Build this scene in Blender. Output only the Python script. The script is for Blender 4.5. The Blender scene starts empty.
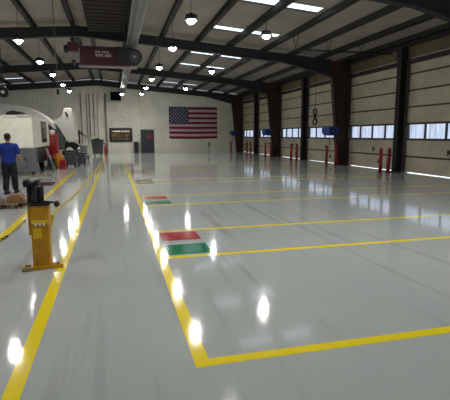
import bpy, bmesh, math, random
from mathutils import Vector, Matrix
random.seed(7)
PI = math.pi
S = bpy.context.scene
C = S.collection

# ------------------------------------------------------------------ camera
cd = bpy.data.cameras.new('camera'); cam = bpy.data.objects.new('camera', cd); C.objects.link(cam)
cd.sensor_fit = 'HORIZONTAL'; cd.sensor_width = 36; cd.lens = 36*430/450; cd.clip_end = 500
R3 = Matrix([[0.968819, 0.040325, -0.244464], [-0.247745, 0.14437, -0.958008], [-0.003338, 0.988702, 0.149858]])
M = R3.to_4x4(); M.translation = (0, 0, 1.6)
cam.matrix_world = M
S.camera = cam

# ------------------------------------------------------------------ world, exposure
W = bpy.data.worlds.new('world'); S.world = W; W.use_nodes = True
wb = W.node_tree.nodes['Background']
wb.inputs[0].default_value = (0.80, 0.90, 1.0, 1); wb.inputs[1].default_value = 2.3
S.view_settings.view_transform = 'Standard'; S.view_settings.look = 'None'
S.view_settings.exposure = 0.0; S.view_settings.gamma = 1.0; S.view_settings.use_curve_mapping = False
LAMP = 125.0          # brightness of a high bay lens
LAMP_W = 150.0        # power of the wide beam of each high bay

# ------------------------------------------------------------------ materials
def lin(h):
    h = h.lstrip('#'); v = [int(h[i:i+2], 16)/255 for i in (0, 2, 4)]
    return tuple(x/12.92 if x <= .04045 else ((x+.055)/1.055)**2.4 for x in v)
MATS = {}
def mat(name, col, rough=.6, metal=0., var=.12, scale=6., bump=0., bscale=40., spec=.5, emit=None, estr=0., coat=0.):
    if name in MATS: return MATS[name]
    m = bpy.data.materials.new(name); m.use_nodes = True; nt = m.node_tree; b = nt.nodes['Principled BSDF']
    c = lin(col) if isinstance(col, str) else col
    tc = nt.nodes.new('ShaderNodeTexCoord')
    if var > 0:
        n = nt.nodes.new('ShaderNodeTexNoise'); n.inputs['Scale'].default_value = scale; n.inputs['Detail'].default_value = 5
        nt.links.new(tc.outputs['Object'], n.inputs['Vector'])
        r = nt.nodes.new('ShaderNodeValToRGB')
        r.color_ramp.elements[0].position = .3; r.color_ramp.elements[1].position = .7
        r.color_ramp.elements[0].color = (*[x*(1-var) for x in c], 1)
        r.color_ramp.elements[1].color = (*[min(1, x*(1+var)) for x in c], 1)
        nt.links.new(n.outputs['Fac'], r.inputs['Fac']); nt.links.new(r.outputs['Color'], b.inputs['Base Color'])
    else:
        b.inputs['Base Color'].default_value = (*c, 1)
    b.inputs['Roughness'].default_value = rough; b.inputs['Metallic'].default_value = metal
    b.inputs['Specular IOR Level'].default_value = spec; b.inputs['Coat Weight'].default_value = coat
    if bump > 0:
        n2 = nt.nodes.new('ShaderNodeTexNoise'); n2.inputs['Scale'].default_value = bscale
        nt.links.new(tc.outputs['Object'], n2.inputs['Vector'])
        bp = nt.nodes.new('ShaderNodeBump'); bp.inputs['Strength'].default_value = bump; bp.inputs['Distance'].default_value = .02
        nt.links.new(n2.outputs['Fac'], bp.inputs['Height']); nt.links.new(bp.outputs['Normal'], b.inputs['Normal'])
    if emit:
        b.inputs['Emission Color'].default_value = (*(lin(emit) if isinstance(emit, str) else emit), 1)
        b.inputs['Emission Strength'].default_value = estr
    MATS[name] = m
    return m

def floor_like(name, col, rough, paint=False):
    m = bpy.data.materials.new(name); m.use_nodes = True; nt = m.node_tree; b = nt.nodes['Principled BSDF']
    c = lin(col); N = nt.nodes.new; L = nt.links.new
    tc = N('ShaderNodeTexCoord')
    n = N('ShaderNodeTexNoise'); n.inputs['Scale'].default_value = .45; n.inputs['Detail'].default_value = 6; n.inputs['Roughness'].default_value = .6
    L(tc.outputs['Object'], n.inputs['Vector'])
    r = N('ShaderNodeValToRGB'); r.color_ramp.elements[0].position = .3; r.color_ramp.elements[1].position = .7
    r.color_ramp.elements[0].color = (*[x*.93 for x in c], 1); r.color_ramp.elements[1].color = (*[x*1.06 for x in c], 1)
    L(n.outputs['Fac'], r.inputs['Fac'])
    colout = r.outputs['Color']
    if not paint:
        # long tyre scuffs that run with the aisle, mostly left of the walkway
        mp = N('ShaderNodeMapping'); mp.inputs['Scale'].default_value = (3.2, .16, 1); mp.inputs['Rotation'].default_value = (0, 0, .16)
        L(tc.outputs['Object'], mp.inputs['Vector'])
        n3 = N('ShaderNodeTexNoise'); n3.inputs['Scale'].default_value = 1.6; n3.inputs['Detail'].default_value = 4
        L(mp.outputs['Vector'], n3.inputs['Vector'])
        r3 = N('ShaderNodeValToRGB'); r3.color_ramp.elements[0].position = .56; r3.color_ramp.elements[1].position = .72
        r3.color_ramp.elements[0].color = (0, 0, 0, 1); r3.color_ramp.elements[1].color = (.28, .28, .28, 1)
        L(n3.outputs['Fac'], r3.inputs['Fac'])
        mx = N('ShaderNodeMix'); mx.data_type = 'RGBA'
        L(r3.outputs['Color'], mx.inputs[0]); L(colout, mx.inputs[6]); mx.inputs[7].default_value = (.12, .12, .13, 1)
        colout = mx.outputs[2]
    else:
        n3 = N('ShaderNodeTexNoise'); n3.inputs['Scale'].default_value = 9; n3.inputs['Detail'].default_value = 6
        L(tc.outputs['Object'], n3.inputs['Vector'])
        r3 = N('ShaderNodeValToRGB'); r3.color_ramp.elements[0].position = .62; r3.color_ramp.elements[1].position = .75
        r3.color_ramp.elements[0].color = (0, 0, 0, 1); r3.color_ramp.elements[1].color = (.35, .35, .35, 1)
        L(n3.outputs['Fac'], r3.inputs['Fac'])
        mx = N('ShaderNodeMix'); mx.data_type = 'RGBA'
        L(r3.outputs['Color'], mx.inputs[0]); L(colout, mx.inputs[6]); mx.inputs[7].default_value = (*[x*.7 for x in c], 1)
        colout = mx.outputs[2]
    L(colout, b.inputs['Base Color'])
    b.inputs['Roughness'].default_value = rough; b.inputs['Specular IOR Level'].default_value = .32
    b.inputs['Coat Weight'].default_value = .15; b.inputs['Coat Roughness'].default_value = .06
    # roughness varies in patches, epoxy is slightly wavy
    n4 = N('ShaderNodeTexNoise'); n4.inputs['Scale'].default_value = 1.3; n4.inputs['Detail'].default_value = 4
    L(tc.outputs['Object'], n4.inputs['Vector'])
    mr = N('ShaderNodeMapRange'); mr.inputs[3].default_value = rough*.85; mr.inputs[4].default_value = rough*1.2
    mr.inputs[1].default_value = .35; mr.inputs[2].default_value = .65
    L(n4.outputs['Fac'], mr.inputs[0]); L(mr.outputs[0], b.inputs['Roughness'])
    n2 = N('ShaderNodeTexNoise'); n2.inputs['Scale'].default_value = 2.2; n2.inputs['Detail'].default_value = 2
    L(tc.outputs['Object'], n2.inputs['Vector'])
    bp = N('ShaderNodeBump'); bp.inputs['Strength'].default_value = .2; bp.inputs['Distance'].default_value = .005
    n5 = N('ShaderNodeTexNoise'); n5.inputs['Scale'].default_value = 17; n5.inputs['Detail'].default_value = 3
    L(tc.outputs['Object'], n5.inputs['Vector'])
    b2 = N('ShaderNodeBump'); b2.inputs['Strength'].default_value = .25; b2.inputs['Distance'].default_value = .0016
    L(n5.outputs['Fac'], b2.inputs['Height']); L(bp.outputs['Normal'], b2.inputs['Normal'])
    L(n2.outputs['Fac'], bp.inputs['Height']); L(b2.outputs['Normal'], b.inputs['Normal']); L(b2.outputs['Normal'], b.inputs['Coat Normal'])
    MATS[name] = m
    return m
M_FLOOR = floor_like('grey epoxy floor', '#b7bdbb', .08)
M_YEL = floor_like('yellow floor paint', '#fbe228', .09, True)
M_RED = floor_like('red floor paint', '#b02c2a', .09, True)
M_GRN = floor_like('green floor paint', '#0f7a55', .09, True)

def corrugated(name, col, period, axis=0, rough=.55):
    m = bpy.data.materials.new(name); m.use_nodes = True; nt = m.node_tree; b = nt.nodes['Principled BSDF']; N = nt.nodes.new; L = nt.links.new
    c = lin(col); tc = N('ShaderNodeTexCoord')
    n = N('ShaderNodeTexNoise'); n.inputs['Scale'].default_value = .8; n.inputs['Detail'].default_value = 6
    L(tc.outputs['Object'], n.inputs['Vector'])
    r = N('ShaderNodeValToRGB'); r.color_ramp.elements[0].position = .3; r.color_ramp.elements[1].position = .72
    r.color_ramp.elements[0].color = (*[x*.86 for x in c], 1); r.color_ramp.elements[1].color = (*[x*1.08 for x in c], 1)
    L(n.outputs['Fac'], r.inputs['Fac']); L(r.outputs['Color'], b.inputs['Base Color'])
    b.inputs['Roughness'].default_value = rough
    sx = N('ShaderNodeSeparateXYZ'); L(tc.outputs['Object'], sx.inputs[0])
    mt = N('ShaderNodeMath'); mt.operation = 'PINGPONG'; mt.inputs[1].default_value = period/2
    L(sx.outputs[axis], mt.inputs[0])
    mr = N('ShaderNodeMapRange'); mr.inputs[1].default_value = period*.12; mr.inputs[2].default_value = period*.2
    L(mt.outputs[0], mr.inputs[0])
    bp = N('ShaderNodeBump'); bp.inputs['Strength'].default_value = .6; bp.inputs['Distance'].default_value = .02
    L(mr.outputs[0], bp.inputs['Height']); L(bp.outputs['Normal'], b.inputs['Normal'])
    MATS[name] = m
    return m
M_BACK = corrugated('pale ribbed metal wall', '#dcd9c9', .3)
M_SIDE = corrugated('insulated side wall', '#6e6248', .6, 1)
M_DECK = corrugated('roof insulation', '#a39b92', .6, 1, .8)
M_BEAM = mat('dark primed steel', '#2c2e31', .65, .0, .15)
M_PURL = mat('dark purlin steel', '#252320', .7, .0, .15)
M_COL = mat('red oxide steel', '#3e2a20', .75, .0, .25, 3)
M_POST = mat('near black steel', '#25211f', .7)
M_DOOR = mat('aged beige door panel', '#beb6a1', .6, 0, .16, 1.1, .08, 12)
M_SEAL = mat('brown door rib', '#4a3c2e', .7)
M_DARK = mat('black plastic', '#17181a', .5)
M_BLK = mat('black rubber', '#121212', .8)
M_STEEL = mat('galvanised steel', '#8f9292', .4, .7)
M_GREY = mat('mid grey paint', '#6b6e70', .5)
M_DGREY = mat('dark grey paint', '#3a3d3f', .5)
M_WHITE = mat('white paint', '#e6e4da', .35, 0, .06)
M_CREAM = mat('cream panel', '#f4efe0', .5, 0, .06)
M_CRED = mat('dark red crane paint', '#3f0c15', .5)
M_RP = mat('red safety paint', '#8e1a17', .4)
M_YP = mat('worn yellow paint', '#bd8a08', .4, 0, .22, 9)
M_BLUE = mat('blue painted metal', '#1f3f9a', .4)
M_TOOLR = mat('red tool chest paint', '#9a1420', .35)
M_WOOD = mat('weathered wood', '#8a6f4d', .8, 0, .3, 12)
M_CARD = mat('brown cardboard', '#8c6a49', .85, 0, .2, 9)
M_DRED = mat('dark red lumber paint', '#5a1f1a', .7)
M_SKIN = mat('skin', '#b98567', .5, 0, .05)
M_HAIR = mat('dark hair', '#1d1713', .7)
M_SHIRT = mat('royal blue cotton', '#16338c', .85, 0, .12, 14, .3, 60)
M_PANT = mat('black work trousers', '#16171c', .85, 0, .15, 10)
M_SHOE = mat('brown work boots', '#3a2a20', .6)
M_GREEN = mat('green plastic', '#1f7a3d', .4)
M_ORNG = mat('orange yellow plastic', '#d08a15', .4)
M_CHROME = mat('polished steel', '#c8c8c8', .2, 1., 0)
M_FLAGR = mat('flag red cloth', '#741428', .85, 0, .08, 30)
M_FLAGW = mat('flag white cloth', '#bda6ab', .85, 0, .05, 30)
M_FLAGB = mat('flag blue cloth', '#1b2748', .85, 0, .08, 30)
M_LENS = mat('lamp lens', '#ffffff', .3, 0, 0, emit=(1, .98, .94), estr=LAMP)
M_CONC = mat('pale concrete yard', '#8a8a86', .9)

def glass(name, tint, haze=0., dirt=.25, scale=(9, 9, .8)):
    m = bpy.data.materials.new(name); m.use_nodes = True; nt = m.node_tree; N = nt.nodes.new; L = nt.links.new
    nt.nodes.remove(nt.nodes['Principled BSDF']); out = nt.nodes['Material Output']
    tr = N('ShaderNodeBsdfTransparent'); gl = N('ShaderNodeBsdfGlossy'); gl.inputs['Roughness'].default_value = .15; mx = N('ShaderNodeMixShader')
    tc = N('ShaderNodeTexCoord'); mp = N('ShaderNodeMapping'); mp.inputs['Scale'].default_value = scale
    n = N('ShaderNodeTexNoise'); n.inputs['Scale'].default_value = 1.; n.inputs['Detail'].default_value = 3
    L(tc.outputs['Object'], mp.inputs[0]); L(mp.outputs[0], n.inputs['Vector'])
    r = N('ShaderNodeValToRGB'); r.color_ramp.elements[0].position = .35; r.color_ramp.elements[1].position = .65
    r.color_ramp.elements[0].color = (*[x*(1-dirt) for x in tint], 1); r.color_ramp.elements[1].color = (*tint, 1)
    L(n.outputs['Fac'], r.inputs['Fac']); L(r.outputs['Color'], tr.inputs[0])
    mx.inputs[0].default_value = .06
    L(tr.outputs[0], mx.inputs[1]); L(gl.outputs[0], mx.inputs[2]); L(mx.outputs[0], out.inputs['Surface'])
    MATS[name] = m
    return m
M_PANE = glass('dirty window pane', (.66, .67, .72), dirt=.22)
M_SKY = glass('translucent skylight sheet', (.85, .87, .87), dirt=.08, scale=(1, 6, 1))
M_GLASS = mat('dark vehicle glass', '#20262a', .08, 0, 0, spec=.7)
M_OFF = glass('office window glass', (.9, .9, .88), dirt=.02)

# ------------------------------------------------------------------ mesh helpers
class MB:
    def __init__(s): s.b = bmesh.new(); s.mats = []
    def mi(s, m):
        if m is None: return 0
        if m not in s.mats: s.mats.append(m)
        return s.mats.index(m)
    def _fin(s, verts, m, bev=0):
        fs = {f for v in verts for f in v.link_faces}
        if bev > 0:
            es = list({e for v in verts for e in v.link_edges})
            r = bmesh.ops.bevel(s.b, geom=es, offset=bev, segments=2, affect='EDGES', profile=.7)
            fs = set(r['faces']) | {f for f in fs if f.is_valid}
            vs = {v for f in fs for v in f.verts}; fs = {f for v in vs for f in v.link_faces}
        i = s.mi(m)
        for f in fs: f.material_index = i
    def box(s, x0, x1, y0, y1, z0, z1, m=None, bev=0, rot=None, piv=None):
        r = bmesh.ops.create_cube(s.b, size=1); vs = r['verts']
        c = Vector(((x0+x1)/2, (y0+y1)/2, (z0+z1)/2))
        for v in vs: v.co = Vector((v.co.x*(x1-x0), v.co.y*(y1-y0), v.co.z*(z1-z0)))+c
        if rot: bmesh.ops.rotate(s.b, cent=piv or c, matrix=rot, verts=vs)
        s._fin(vs, m, bev); return s
    def cyl(s, p0, p1, r0, r1=None, m=None, n=16, smooth=True):
        p0 = Vector(p0); p1 = Vector(p1); d = p1-p0; r1 = r0 if r1 is None else r1
        r = bmesh.ops.create_cone(s.b, cap_ends=True, segments=n, radius1=r0, radius2=r1, depth=d.length)
        q = d.to_track_quat('Z', 'Y').to_matrix().to_4x4(); q.translation = (p0+p1)/2
        bmesh.ops.transform(s.b, matrix=q, verts=r['verts'])
        i = s.mi(m)
        for f in {f for v in r['verts'] for f in v.link_faces}:
            f.material_index = i
            if len(f.verts) == 4 and smooth: f.smooth = True
        return s
    def ball(s, c, r, sc=(1, 1, 1), m=None, n=16):
        q = bmesh.ops.create_uvsphere(s.b, u_segments=n, v_segments=max(8, n*2//3), radius=r)
        for v in q['verts']: v.co = Vector((v.co.x*sc[0], v.co.y*sc[1], v.co.z*sc[2]))+Vector(c)
        i = s.mi(m)
        for f in {f for v in q['verts'] for f in v.link_faces}: f.material_index = i; f.smooth = True
        return s
    def prism(s, pts, a, b, axis='y', m=None, bev=0):
        """closed outline pts extruded between a and b along axis (outline in the two other axes)"""
        def P(u, w, t): return {'y': (u, t, w), 'x': (t, u, w), 'z': (u, w, t)}[axis]
        A = [s.b.verts.new(P(u, w, a)) for u, w in pts]; B = [s.b.verts.new(P(u, w, b)) for u, w in pts]
        fs = [s.b.faces.new(A), s.b.faces.new(B[::-1])]
        n = len(pts)
        for i in range(n): fs.append(s.b.faces.new((A[i], B[i], B[(i+1) % n], A[(i+1) % n])))
        s._fin(A+B, m, bev); return s
    def tube(s, pts, r, m=None, n=8, closed=False):
        P = [Vector(p) for p in pts]; rings = []; N = len(P)
        up = Vector((0, 0, 1))
        for i, p in enumerate(P):
            if closed: t = P[(i+1) % N]-P[i-1]
            else: t = P[min(i+1, N-1)]-P[max(i-1, 0)]
            t.normalize(); u = t.cross(up)
            if u.length < .05: u = t.cross(Vector((1, 0, 0)))
            u.normalize(); w = t.cross(u)
            rr = r[i] if isinstance(r, (list, tuple)) else r
            rings.append([s.b.verts.new(p+(u*math.cos(a)+w*math.sin(a))*rr) for a in [2*PI*k/n for k in range(n)]])
        i_ = s.mi(m)
        for i in range(N if closed else N-1):
            a, b = rings[i], rings[(i+1) % N]
            for k in range(n):
                f = s.b.faces.new((a[k], a[(k+1) % n], b[(k+1) % n], b[k])); f.material_index = i_; f.smooth = True
        if not closed:
            for rg in (rings[0][::-1], rings[-1]): f = s.b.faces.new(rg); f.material_index = i_
        return s
    def torus(s, c, R, r, axis='y', m=None, n=28, k=10):
        pts = []
        for i in range(n):
            a = 2*PI*i/n; u, w = R*math.cos(a), R*math.sin(a)
            pts.append(Vector(c)+Vector({'y': (u, 0, w), 'x': (0, u, w), 'z': (u, w, 0)}[axis]))
        return s.tube(pts, r, m, k, True)
    def poly(s, pts, m=None):
        f = s.b.faces.new([s.b.verts.new(p) for p in pts]); f.material_index = s.mi(m); return s
    def build(s, name, m=None, parent=None, loc=None, label=None):
        bmesh.ops.recalc_face_normals(s.b, faces=s.b.faces)
        me = bpy.data.meshes.new(name)
        if loc is not None and parent is None:
            bmesh.ops.translate(s.b, vec=-Vector(loc), verts=s.b.verts)
        if parent is not None:
            bmesh.ops.translate(s.b, vec=-Vector(BASE.get(parent.name, (0, 0, 0))), verts=s.b.verts)
        s.b.to_mesh(me); s.b.free()
        ms = s.mats if s.mats else [m]
        if m is not None and m not in ms: ms = [m]+ms if not s.mats else ms
        for q in ms: me.materials.append(q)
        o = bpy.data.objects.new(name, me); C.objects.link(o)
        if loc is not None and parent is None: o.location = loc; BASE[o.name] = tuple(loc)
        if parent is not None: o.parent = parent; BASE[o.name] = BASE.get(parent.name, (0, 0, 0))
        if label: o['label'] = label
        return o
BASE = {}     # world base of each thing: parts are given in world coordinates and stored relative to it
def thing(name, label, cat, loc=(0, 0, 0), group=None):
    o = bpy.data.objects.new(name, None); C.objects.link(o); o.location = loc; o.empty_display_size = .1
    o['label'] = label; o['category'] = cat
    if group: o['group'] = group
    BASE[o.name] = tuple(loc)
    return o
def tag(o, label, cat, group=None):
    o['label'] = label; o['category'] = cat
    if group: o['group'] = group
    return o
def struct(o, label=None, cat=None):
    o['kind'] = 'structure'
    if label: o['label'] = label
    if cat: o['category'] = cat
    return o
def copy_tree(o, delta, parent=None):
    c = o.copy(); C.objects.link(c)
    if parent is None: c.location = Vector(o.location)+Vector(delta)
    else: c.parent = parent
    for ch in list(o.children): copy_tree(ch, delta, c)
    return c

# ================================================================== SETTING
XR, XL, YB, YN = 11.9, -14.4, 40.3, -3.2
RX = -1.25
def deck(x): return 6.476-.08*abs(x-RX)
def under(x): return 5.86-.08*abs(x-RX)

fl = struct(MB().box(XL, XR+.25, YN, YB, -.15, 0, M_FLOOR).build('floor', M_FLOOR), 'glossy grey epoxy shop floor', 'floor')
# painted markings (children of the floor)
T = .0015
def mark(x0, x1, y0, y1, m, label):
    return MB().box(x0, x1, y0, y1, .0002, T, m).build('painted_line' if m is M_YEL else 'painted_rectangle', m, fl, label=label)
mark(-.735, -.625, 1.0, 33, M_YEL, 'long yellow line along the left edge of the walkway')
mark(.49, .60, 2.74, 30.5, M_YEL, 'long yellow line along the right edge of the walkway')
mark(-1.86, -1.74, 5.5, 21.5, M_YEL, 'yellow line in the work area left of the walkway')
ys = [2.795, 5.51, 7.10, 9.89, 11.40, 14.35, 15.55, 18.7, 19.95, 23.1, 24.35]
for i, y in enumerate(ys):
    mark(.60, 10.2, y-.05, y+.05, M_YEL, 'yellow painted line crossing towards the dock doors')
for k in range(5):
    o = 4.38*k
    mark(.66, 1.26, 5.62+o, 6.16+o, M_GRN, 'dark green painted rectangle beside the walkway')
    mark(.66, 1.26, 6.42+o, 6.98+o, M_RED, 'red painted rectangle beside the walkway')

struct(MB().box(XR+.3, 60, -30, 70, -.25, -.04, M_CONC).build('ground', M_CONC), 'pale concrete yard outside the dock doors', 'ground')

# back wall with the office window opening (x -.28..1.55, z 1.0..2.1)
OX0, OX1, OZ0, OZ1 = -.30, 1.55, 1.08, 2.12
b = MB()
def topz(x): return deck(x)-.03
b.prism([(XL, 0), (OX0, 0), (OX0, topz(OX0)), (RX, topz(RX)), (XL, topz(XL))], YB, YB+.15, 'y', M_BACK)
b.prism([(OX1, 0), (XR, 0), (XR, topz(XR)), (OX1, topz(OX1))], YB, YB+.15, 'y', M_BACK)
b.prism([(OX0, 0), (OX1, 0), (OX1, OZ0), (OX0, OZ0)], YB, YB+.15, 'y', M_BACK)
b.prism([(OX0, OZ1), (OX1, OZ1), (OX1, topz(OX1)), (OX0, topz(OX0))], YB, YB+.15, 'y', M_BACK)
struct(b.build('wall_back', M_BACK), 'pale ribbed metal end wall', 'wall')
struct(MB().prism([(XL, 0), (XR, 0), (XR, topz(XR)), (RX, topz(RX)), (XL, topz(XL))], YN-.15, YN, 'y', M_BACK).build('wall_front', M_BACK), 'pale metal wall at the near end', 'wall')
struct(MB().box(XL-.15, XL, YN, YB, 0, deck(XL), M_SIDE).build('wall_left', M_SIDE), 'beige metal side wall on the left', 'wall')
# right wall: piers and header around the door openings
posts = [-3.2, 1.6, 6.5, 11.1, 16.1, 20.65, 25.65, 30.25, 35.25, 39.95]
b = MB()
DH = 4.70
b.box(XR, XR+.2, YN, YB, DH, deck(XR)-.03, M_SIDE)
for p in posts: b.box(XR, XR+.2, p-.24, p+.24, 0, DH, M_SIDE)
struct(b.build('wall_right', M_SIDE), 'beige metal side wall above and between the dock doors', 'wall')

# roof deck with skylight openings, purlins as its parts
SKX = [(4.18, 5.58), (5.86, 7.12), (-8.08, -6.68), (-9.62, -8.36)]
SKY = [4.4, 8.4, 14.0, 18.0, 23.65, 27.6, 33.3, 37.3]
b = MB()
def quad(x0, x1, y0, y1):
    for dz in (0, .06):
        b.poly([(x0, y0, deck(x0)+dz), (x1, y0, deck(x1)+dz), (x1, y1, deck(x1)+dz), (x0, y1, deck(x0)+dz)], M_DECK)
xs = sorted({XL-.2, RX, XR+.3} | {v for p in SKX for v in p})
yy = sorted({YN-.2, YB+.2} | {v for s in SKY for v in (s, s+.68)})
for i in range(len(xs)-1):
    hole = any(abs(xs[i]-p[0]) < 1e-6 for p in SKX)
    if not hole: quad(xs[i], xs[i+1], yy[0], yy[-1]); continue
    for j in range(len(yy)-1):
        if any(abs(yy[j]-s) < 1e-6 for s in SKY): continue
        quad(xs[i], xs[i+1], yy[j], yy[j+1])
ceil = struct(b.build('ceiling', M_DECK), 'insulated metal roof with skylights', 'ceiling')
for (x0, x1) in SKX:
    for s in SKY:
        b = MB(); n = 8
        for k in range(n):     # shallow ribs across the sheet
            xa, xb = x0+(x1-x0)*k/n, x0+(x1-x0)*(k+1)/n; xm = (xa+xb)/2
            b.poly([(xa, s, deck(xa)+.05), (xm, s, deck(xm)+.065), (xm, s+.68, deck(xm)+.065), (xa, s+.68, deck(xa)+.05)], M_SKY)
            b.poly([(xm, s, deck(xm)+.065), (xb, s, deck(xb)+.05), (xb, s+.68, deck(xb)+.05), (xm, s+.68, deck(xm)+.065)], M_SKY)
        b.build('skylight_panel', M_SKY, ceil, label='bright translucent skylight sheet')
pxs = [-1.6, -.9] + [.66, 2.25, 3.9, 5.45, 5.72, 7.22, 8.68, 10.2, 11.5] + [-3.2, -4.75, -6.4, -8.22, -9.75, -11.3, -12.8]
for x in pxs:
    if x == 5.72: continue
    z1 = deck(x)-.005; z0 = z1-.2; w = .03
    b = MB(); sg = 1 if x > RX else -1
    wx = .2 if abs(x-5.45) > .01 and abs(x+8.22) > .01 else .27
    b.box(x-.012, x+.012, YN, YB, z0, z1, M_PURL)
    b.box(x-.012, x+wx*.8, YN, YB, z0, z0+.015, M_PURL)
    b.box(x-.012, x+wx*.8, YN, YB, z1-.02, z1-.005, M_PURL)
    b.build('purlin', M_PURL, ceil, label='dark steel purlin')
# bracing strips between purlins and rafters are part of the frames below

# ---- eave strut, header girt, tan insulation band: trim
struct(MB().box(XR-.18, XR-.002, YN, YB, 5.14, 5.36, M_POST).build('trim_1', M_POST), 'dark eave beam along the top of the right wall', 'trim')
struct(MB().box(XR-.14, XR-.002, YN, YB, 4.44, 4.60, M_POST).build('trim_2', M_POST), 'dark header beam above the dock doors', 'trim')

# ---- portal frames
frames = [(1.3, 'behind the camera'), (10.95, 'crossing overhead nearest the camera'), (20.55, 'second from the camera, carrying the red crane'),
          (30.15, 'third from the camera'), (39.85, 'hard against the far end wall')]
for i, (y, where) in enumerate(frames):
    if i == 0: continue
    t = thing('steel_portal', 'dark steel portal frame %s' % where, 'steel frame', (RX, y, 0), 'steel portal frames')
    for sg, xw in ((1, XR-.06), (-1, XL+.06)):
        b = MB(); nm = 'right' if sg > 0 else 'left'
        xin0, xin1 = xw-sg*.50, xw-sg*.98
        ztop = under(xw)+.45
        zk = under(xin1)-.35
        b.prism([(xw, 0), (xin0, 0), (xin1, zk), (xin1, ztop), (xw, ztop)], y-.008, y+.008, 'y', M_COL)
        b.prism([(xw, 0), (xw-sg*.02, 0), (xw-sg*.02, ztop), (xw, ztop)], y-.14, y+.14, 'y', M_COL)
        b.prism([(xin0, 0), (xin0+sg*.02, 0), (xin1+sg*.02, zk), (xin1, zk)], y-.14, y+.14, 'y', M_COL)
        for zz in (1.2, 2.4, 3.6): b.box(min(xw, xin1), max(xw, xin1)+0, y-.1, y+.1, zz, zz+.012, M_COL) if False else None
        b.box(min(xw, xin0)-.04, max(xw, xin0)+.04 if sg < 0 else xw+.03, y-.18, y+.18, 0, .025, M_COL)
        b.build('column', M_COL, t)
    # tapered rafter: web plus flanges, deep at the knees
    def low(x):
        d = min(abs(XR-.98-x), abs(x-XL-.98)) if True else 0
        k = max(0., 1-d/2.6)
        return under(x)-.42*k
    XS = [XL+1.04, XL+2.3, XL+3.6, -8, -5, RX, 3, 6, XR-3.6, XR-2.3, XR-1.04]
    b = MB()
    lo = [(x, low(x)) for x in XS]; hi = [(x, under(x)+.42) for x in XS]
    b.prism(lo+hi[::-1], y-.008, y+.008, 'y', M_BEAM)
    b.prism(lo+[(x, z+.02) for x, z in lo][::-1], y-.13, y+.13, 'y', M_BEAM)
    b.prism([(x, z-.02) for x, z in hi]+hi[::-1], y-.13, y+.13, 'y', M_BEAM)
    b.build('rafter', M_BEAM, t)
    for x in (3.9, 7.22, 10.2, -6.4, -9.75):       # flange braces down from the purlins
        for s in (-1, 1):
            MB().cyl((x, y+s*.75, deck(x)-.2), (x, y+s*.05, low(x)+.08), .022, None, M_PURL, 6).build('brace', M_PURL, t)

for p, where in ((6.5, 'out of frame'), (16.1, 'nearest the camera'), (25.65, 'second from the camera'), (35.25, 'farthest from the camera')):
    if p < 10: continue
    b = MB(); x0, x1 = XR-.32, XR-.03
    b.box(x0, x0+.02, p-.13, p+.13, 0, 5.13, M_POST); b.box(x1-.02, x1, p-.13, p+.13, 0, 5.13, M_POST); b.box(x0, x1, p-.012, p+.012, 0, 5.13, M_POST)
    t = thing('steel_post', 'near-black steel door post between dock doors, %s' % where, 'post', (XR-.2, p, 0), 'slim posts between the dock doors')
    b.build('shaft', M_POST, t)
    MB().box(x0-.05, x1, p-.17, p+.17, 0, .02, M_POST).build('base_plate', M_POST, t)
    MB().box(x0-.03, x1, p-.16, p+.16, 4.62, 5.12, M_POST).build('bracket', M_POST, t)

# ---- dock doors
dspans = [(6.74, 10.86), (11.34, 15.86), (16.34, 20.41), (20.89, 25.41), (25.89, 30.01), (30.49, 35.01), (35.49, 39.71)]
secs = [(0, .68), (.68, 1.38), (1.38, 2.04), (2.04, 2.71), (2.71, 3.38), (3.38, 4.04), (4.04, 4.70)]
for i, (y0, y1) in enumerate(dspans):
    gap = .014 if i == 1 else .007 if i == 2 else .002
    xa, xb = XR+.03, XR+.08
    b = MB()
    for k, (z0, z1) in enumerate(secs):
        z0_ = max(z0, gap)
        if k == 2: continue
        b.box(xa, xb, y0+.015, y1-.001, z0_+.012, z1-.012, M_DOOR, .006)
        b.box(xa-.008, xa, y0+.06, y1-.06, (z0_+z1)/2-.03, (z0_+z1)/2-.02, M_DOOR)
    d = struct(b.build('door_%d' % (i+1), M_DOOR, loc=(XR, (y0+y1)/2, 0)), 'beige sectional dock door with a strip of windows', 'door')
    b = MB()
    for z in (.68, 1.38, 2.04, 2.71, 3.38, 4.04): b.box(xa-.025, xb, y0+.015, y1-.001, z-.03, z+.03, M_SEAL)
    b.build('rib', M_SEAL, d, label='dark brown horizontal rib')
    n = 4; w = (y1-y0)/n
    b = MB()
    b.box(xa-.01, xb, y0+.015, y1, 1.40, 1.43, M_DGREY); b.box(xa-.01, xb, y0+.015, y1, 1.99, 2.02, M_DGREY)
    for k in range(n+1):
        yc = y0+k*w; hw = .035
        b.box(xa-.01, xb, max(y0+.015, yc-hw), min(y1, yc+hw), 1.43, 1.99, M_DGREY)
    b.build('window_frame', M_DGREY, d)
    for k in range(n):
        MB().box(xa+.02, xa+.026, y0+k*w+.035, y0+(k+1)*w-.035, 1.43, 1.99, M_PANE).build('pane', M_PANE, d)
    h = MB(); yc = y0+(y1-y0)*.45
    h.box(xa-.04, xa, yc-.06, yc+.06, .86, 1.0, M_SEAL, .005).box(xa-.06, xa-.03, yc-.02, yc+.02, .80, 1.02, M_SEAL, .004)
    h.build('lock_plate', M_SEAL, d)
    h = MB(); yc = y0+(y1-y0)*.33
    h.box(xa-.04, xa, yc-.08, yc+.08, .28, .44, M_SEAL, .005); h.build('handle', M_SEAL, d)
    for yt in (y0+.05, y1-.05):       # vertical tracks
        MB().box(XR-.08, XR-.02, yt-.025, yt+.025, .05, 4.42, M_STEEL if False else M_DGREY).build('track', M_DGREY, d)

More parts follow.
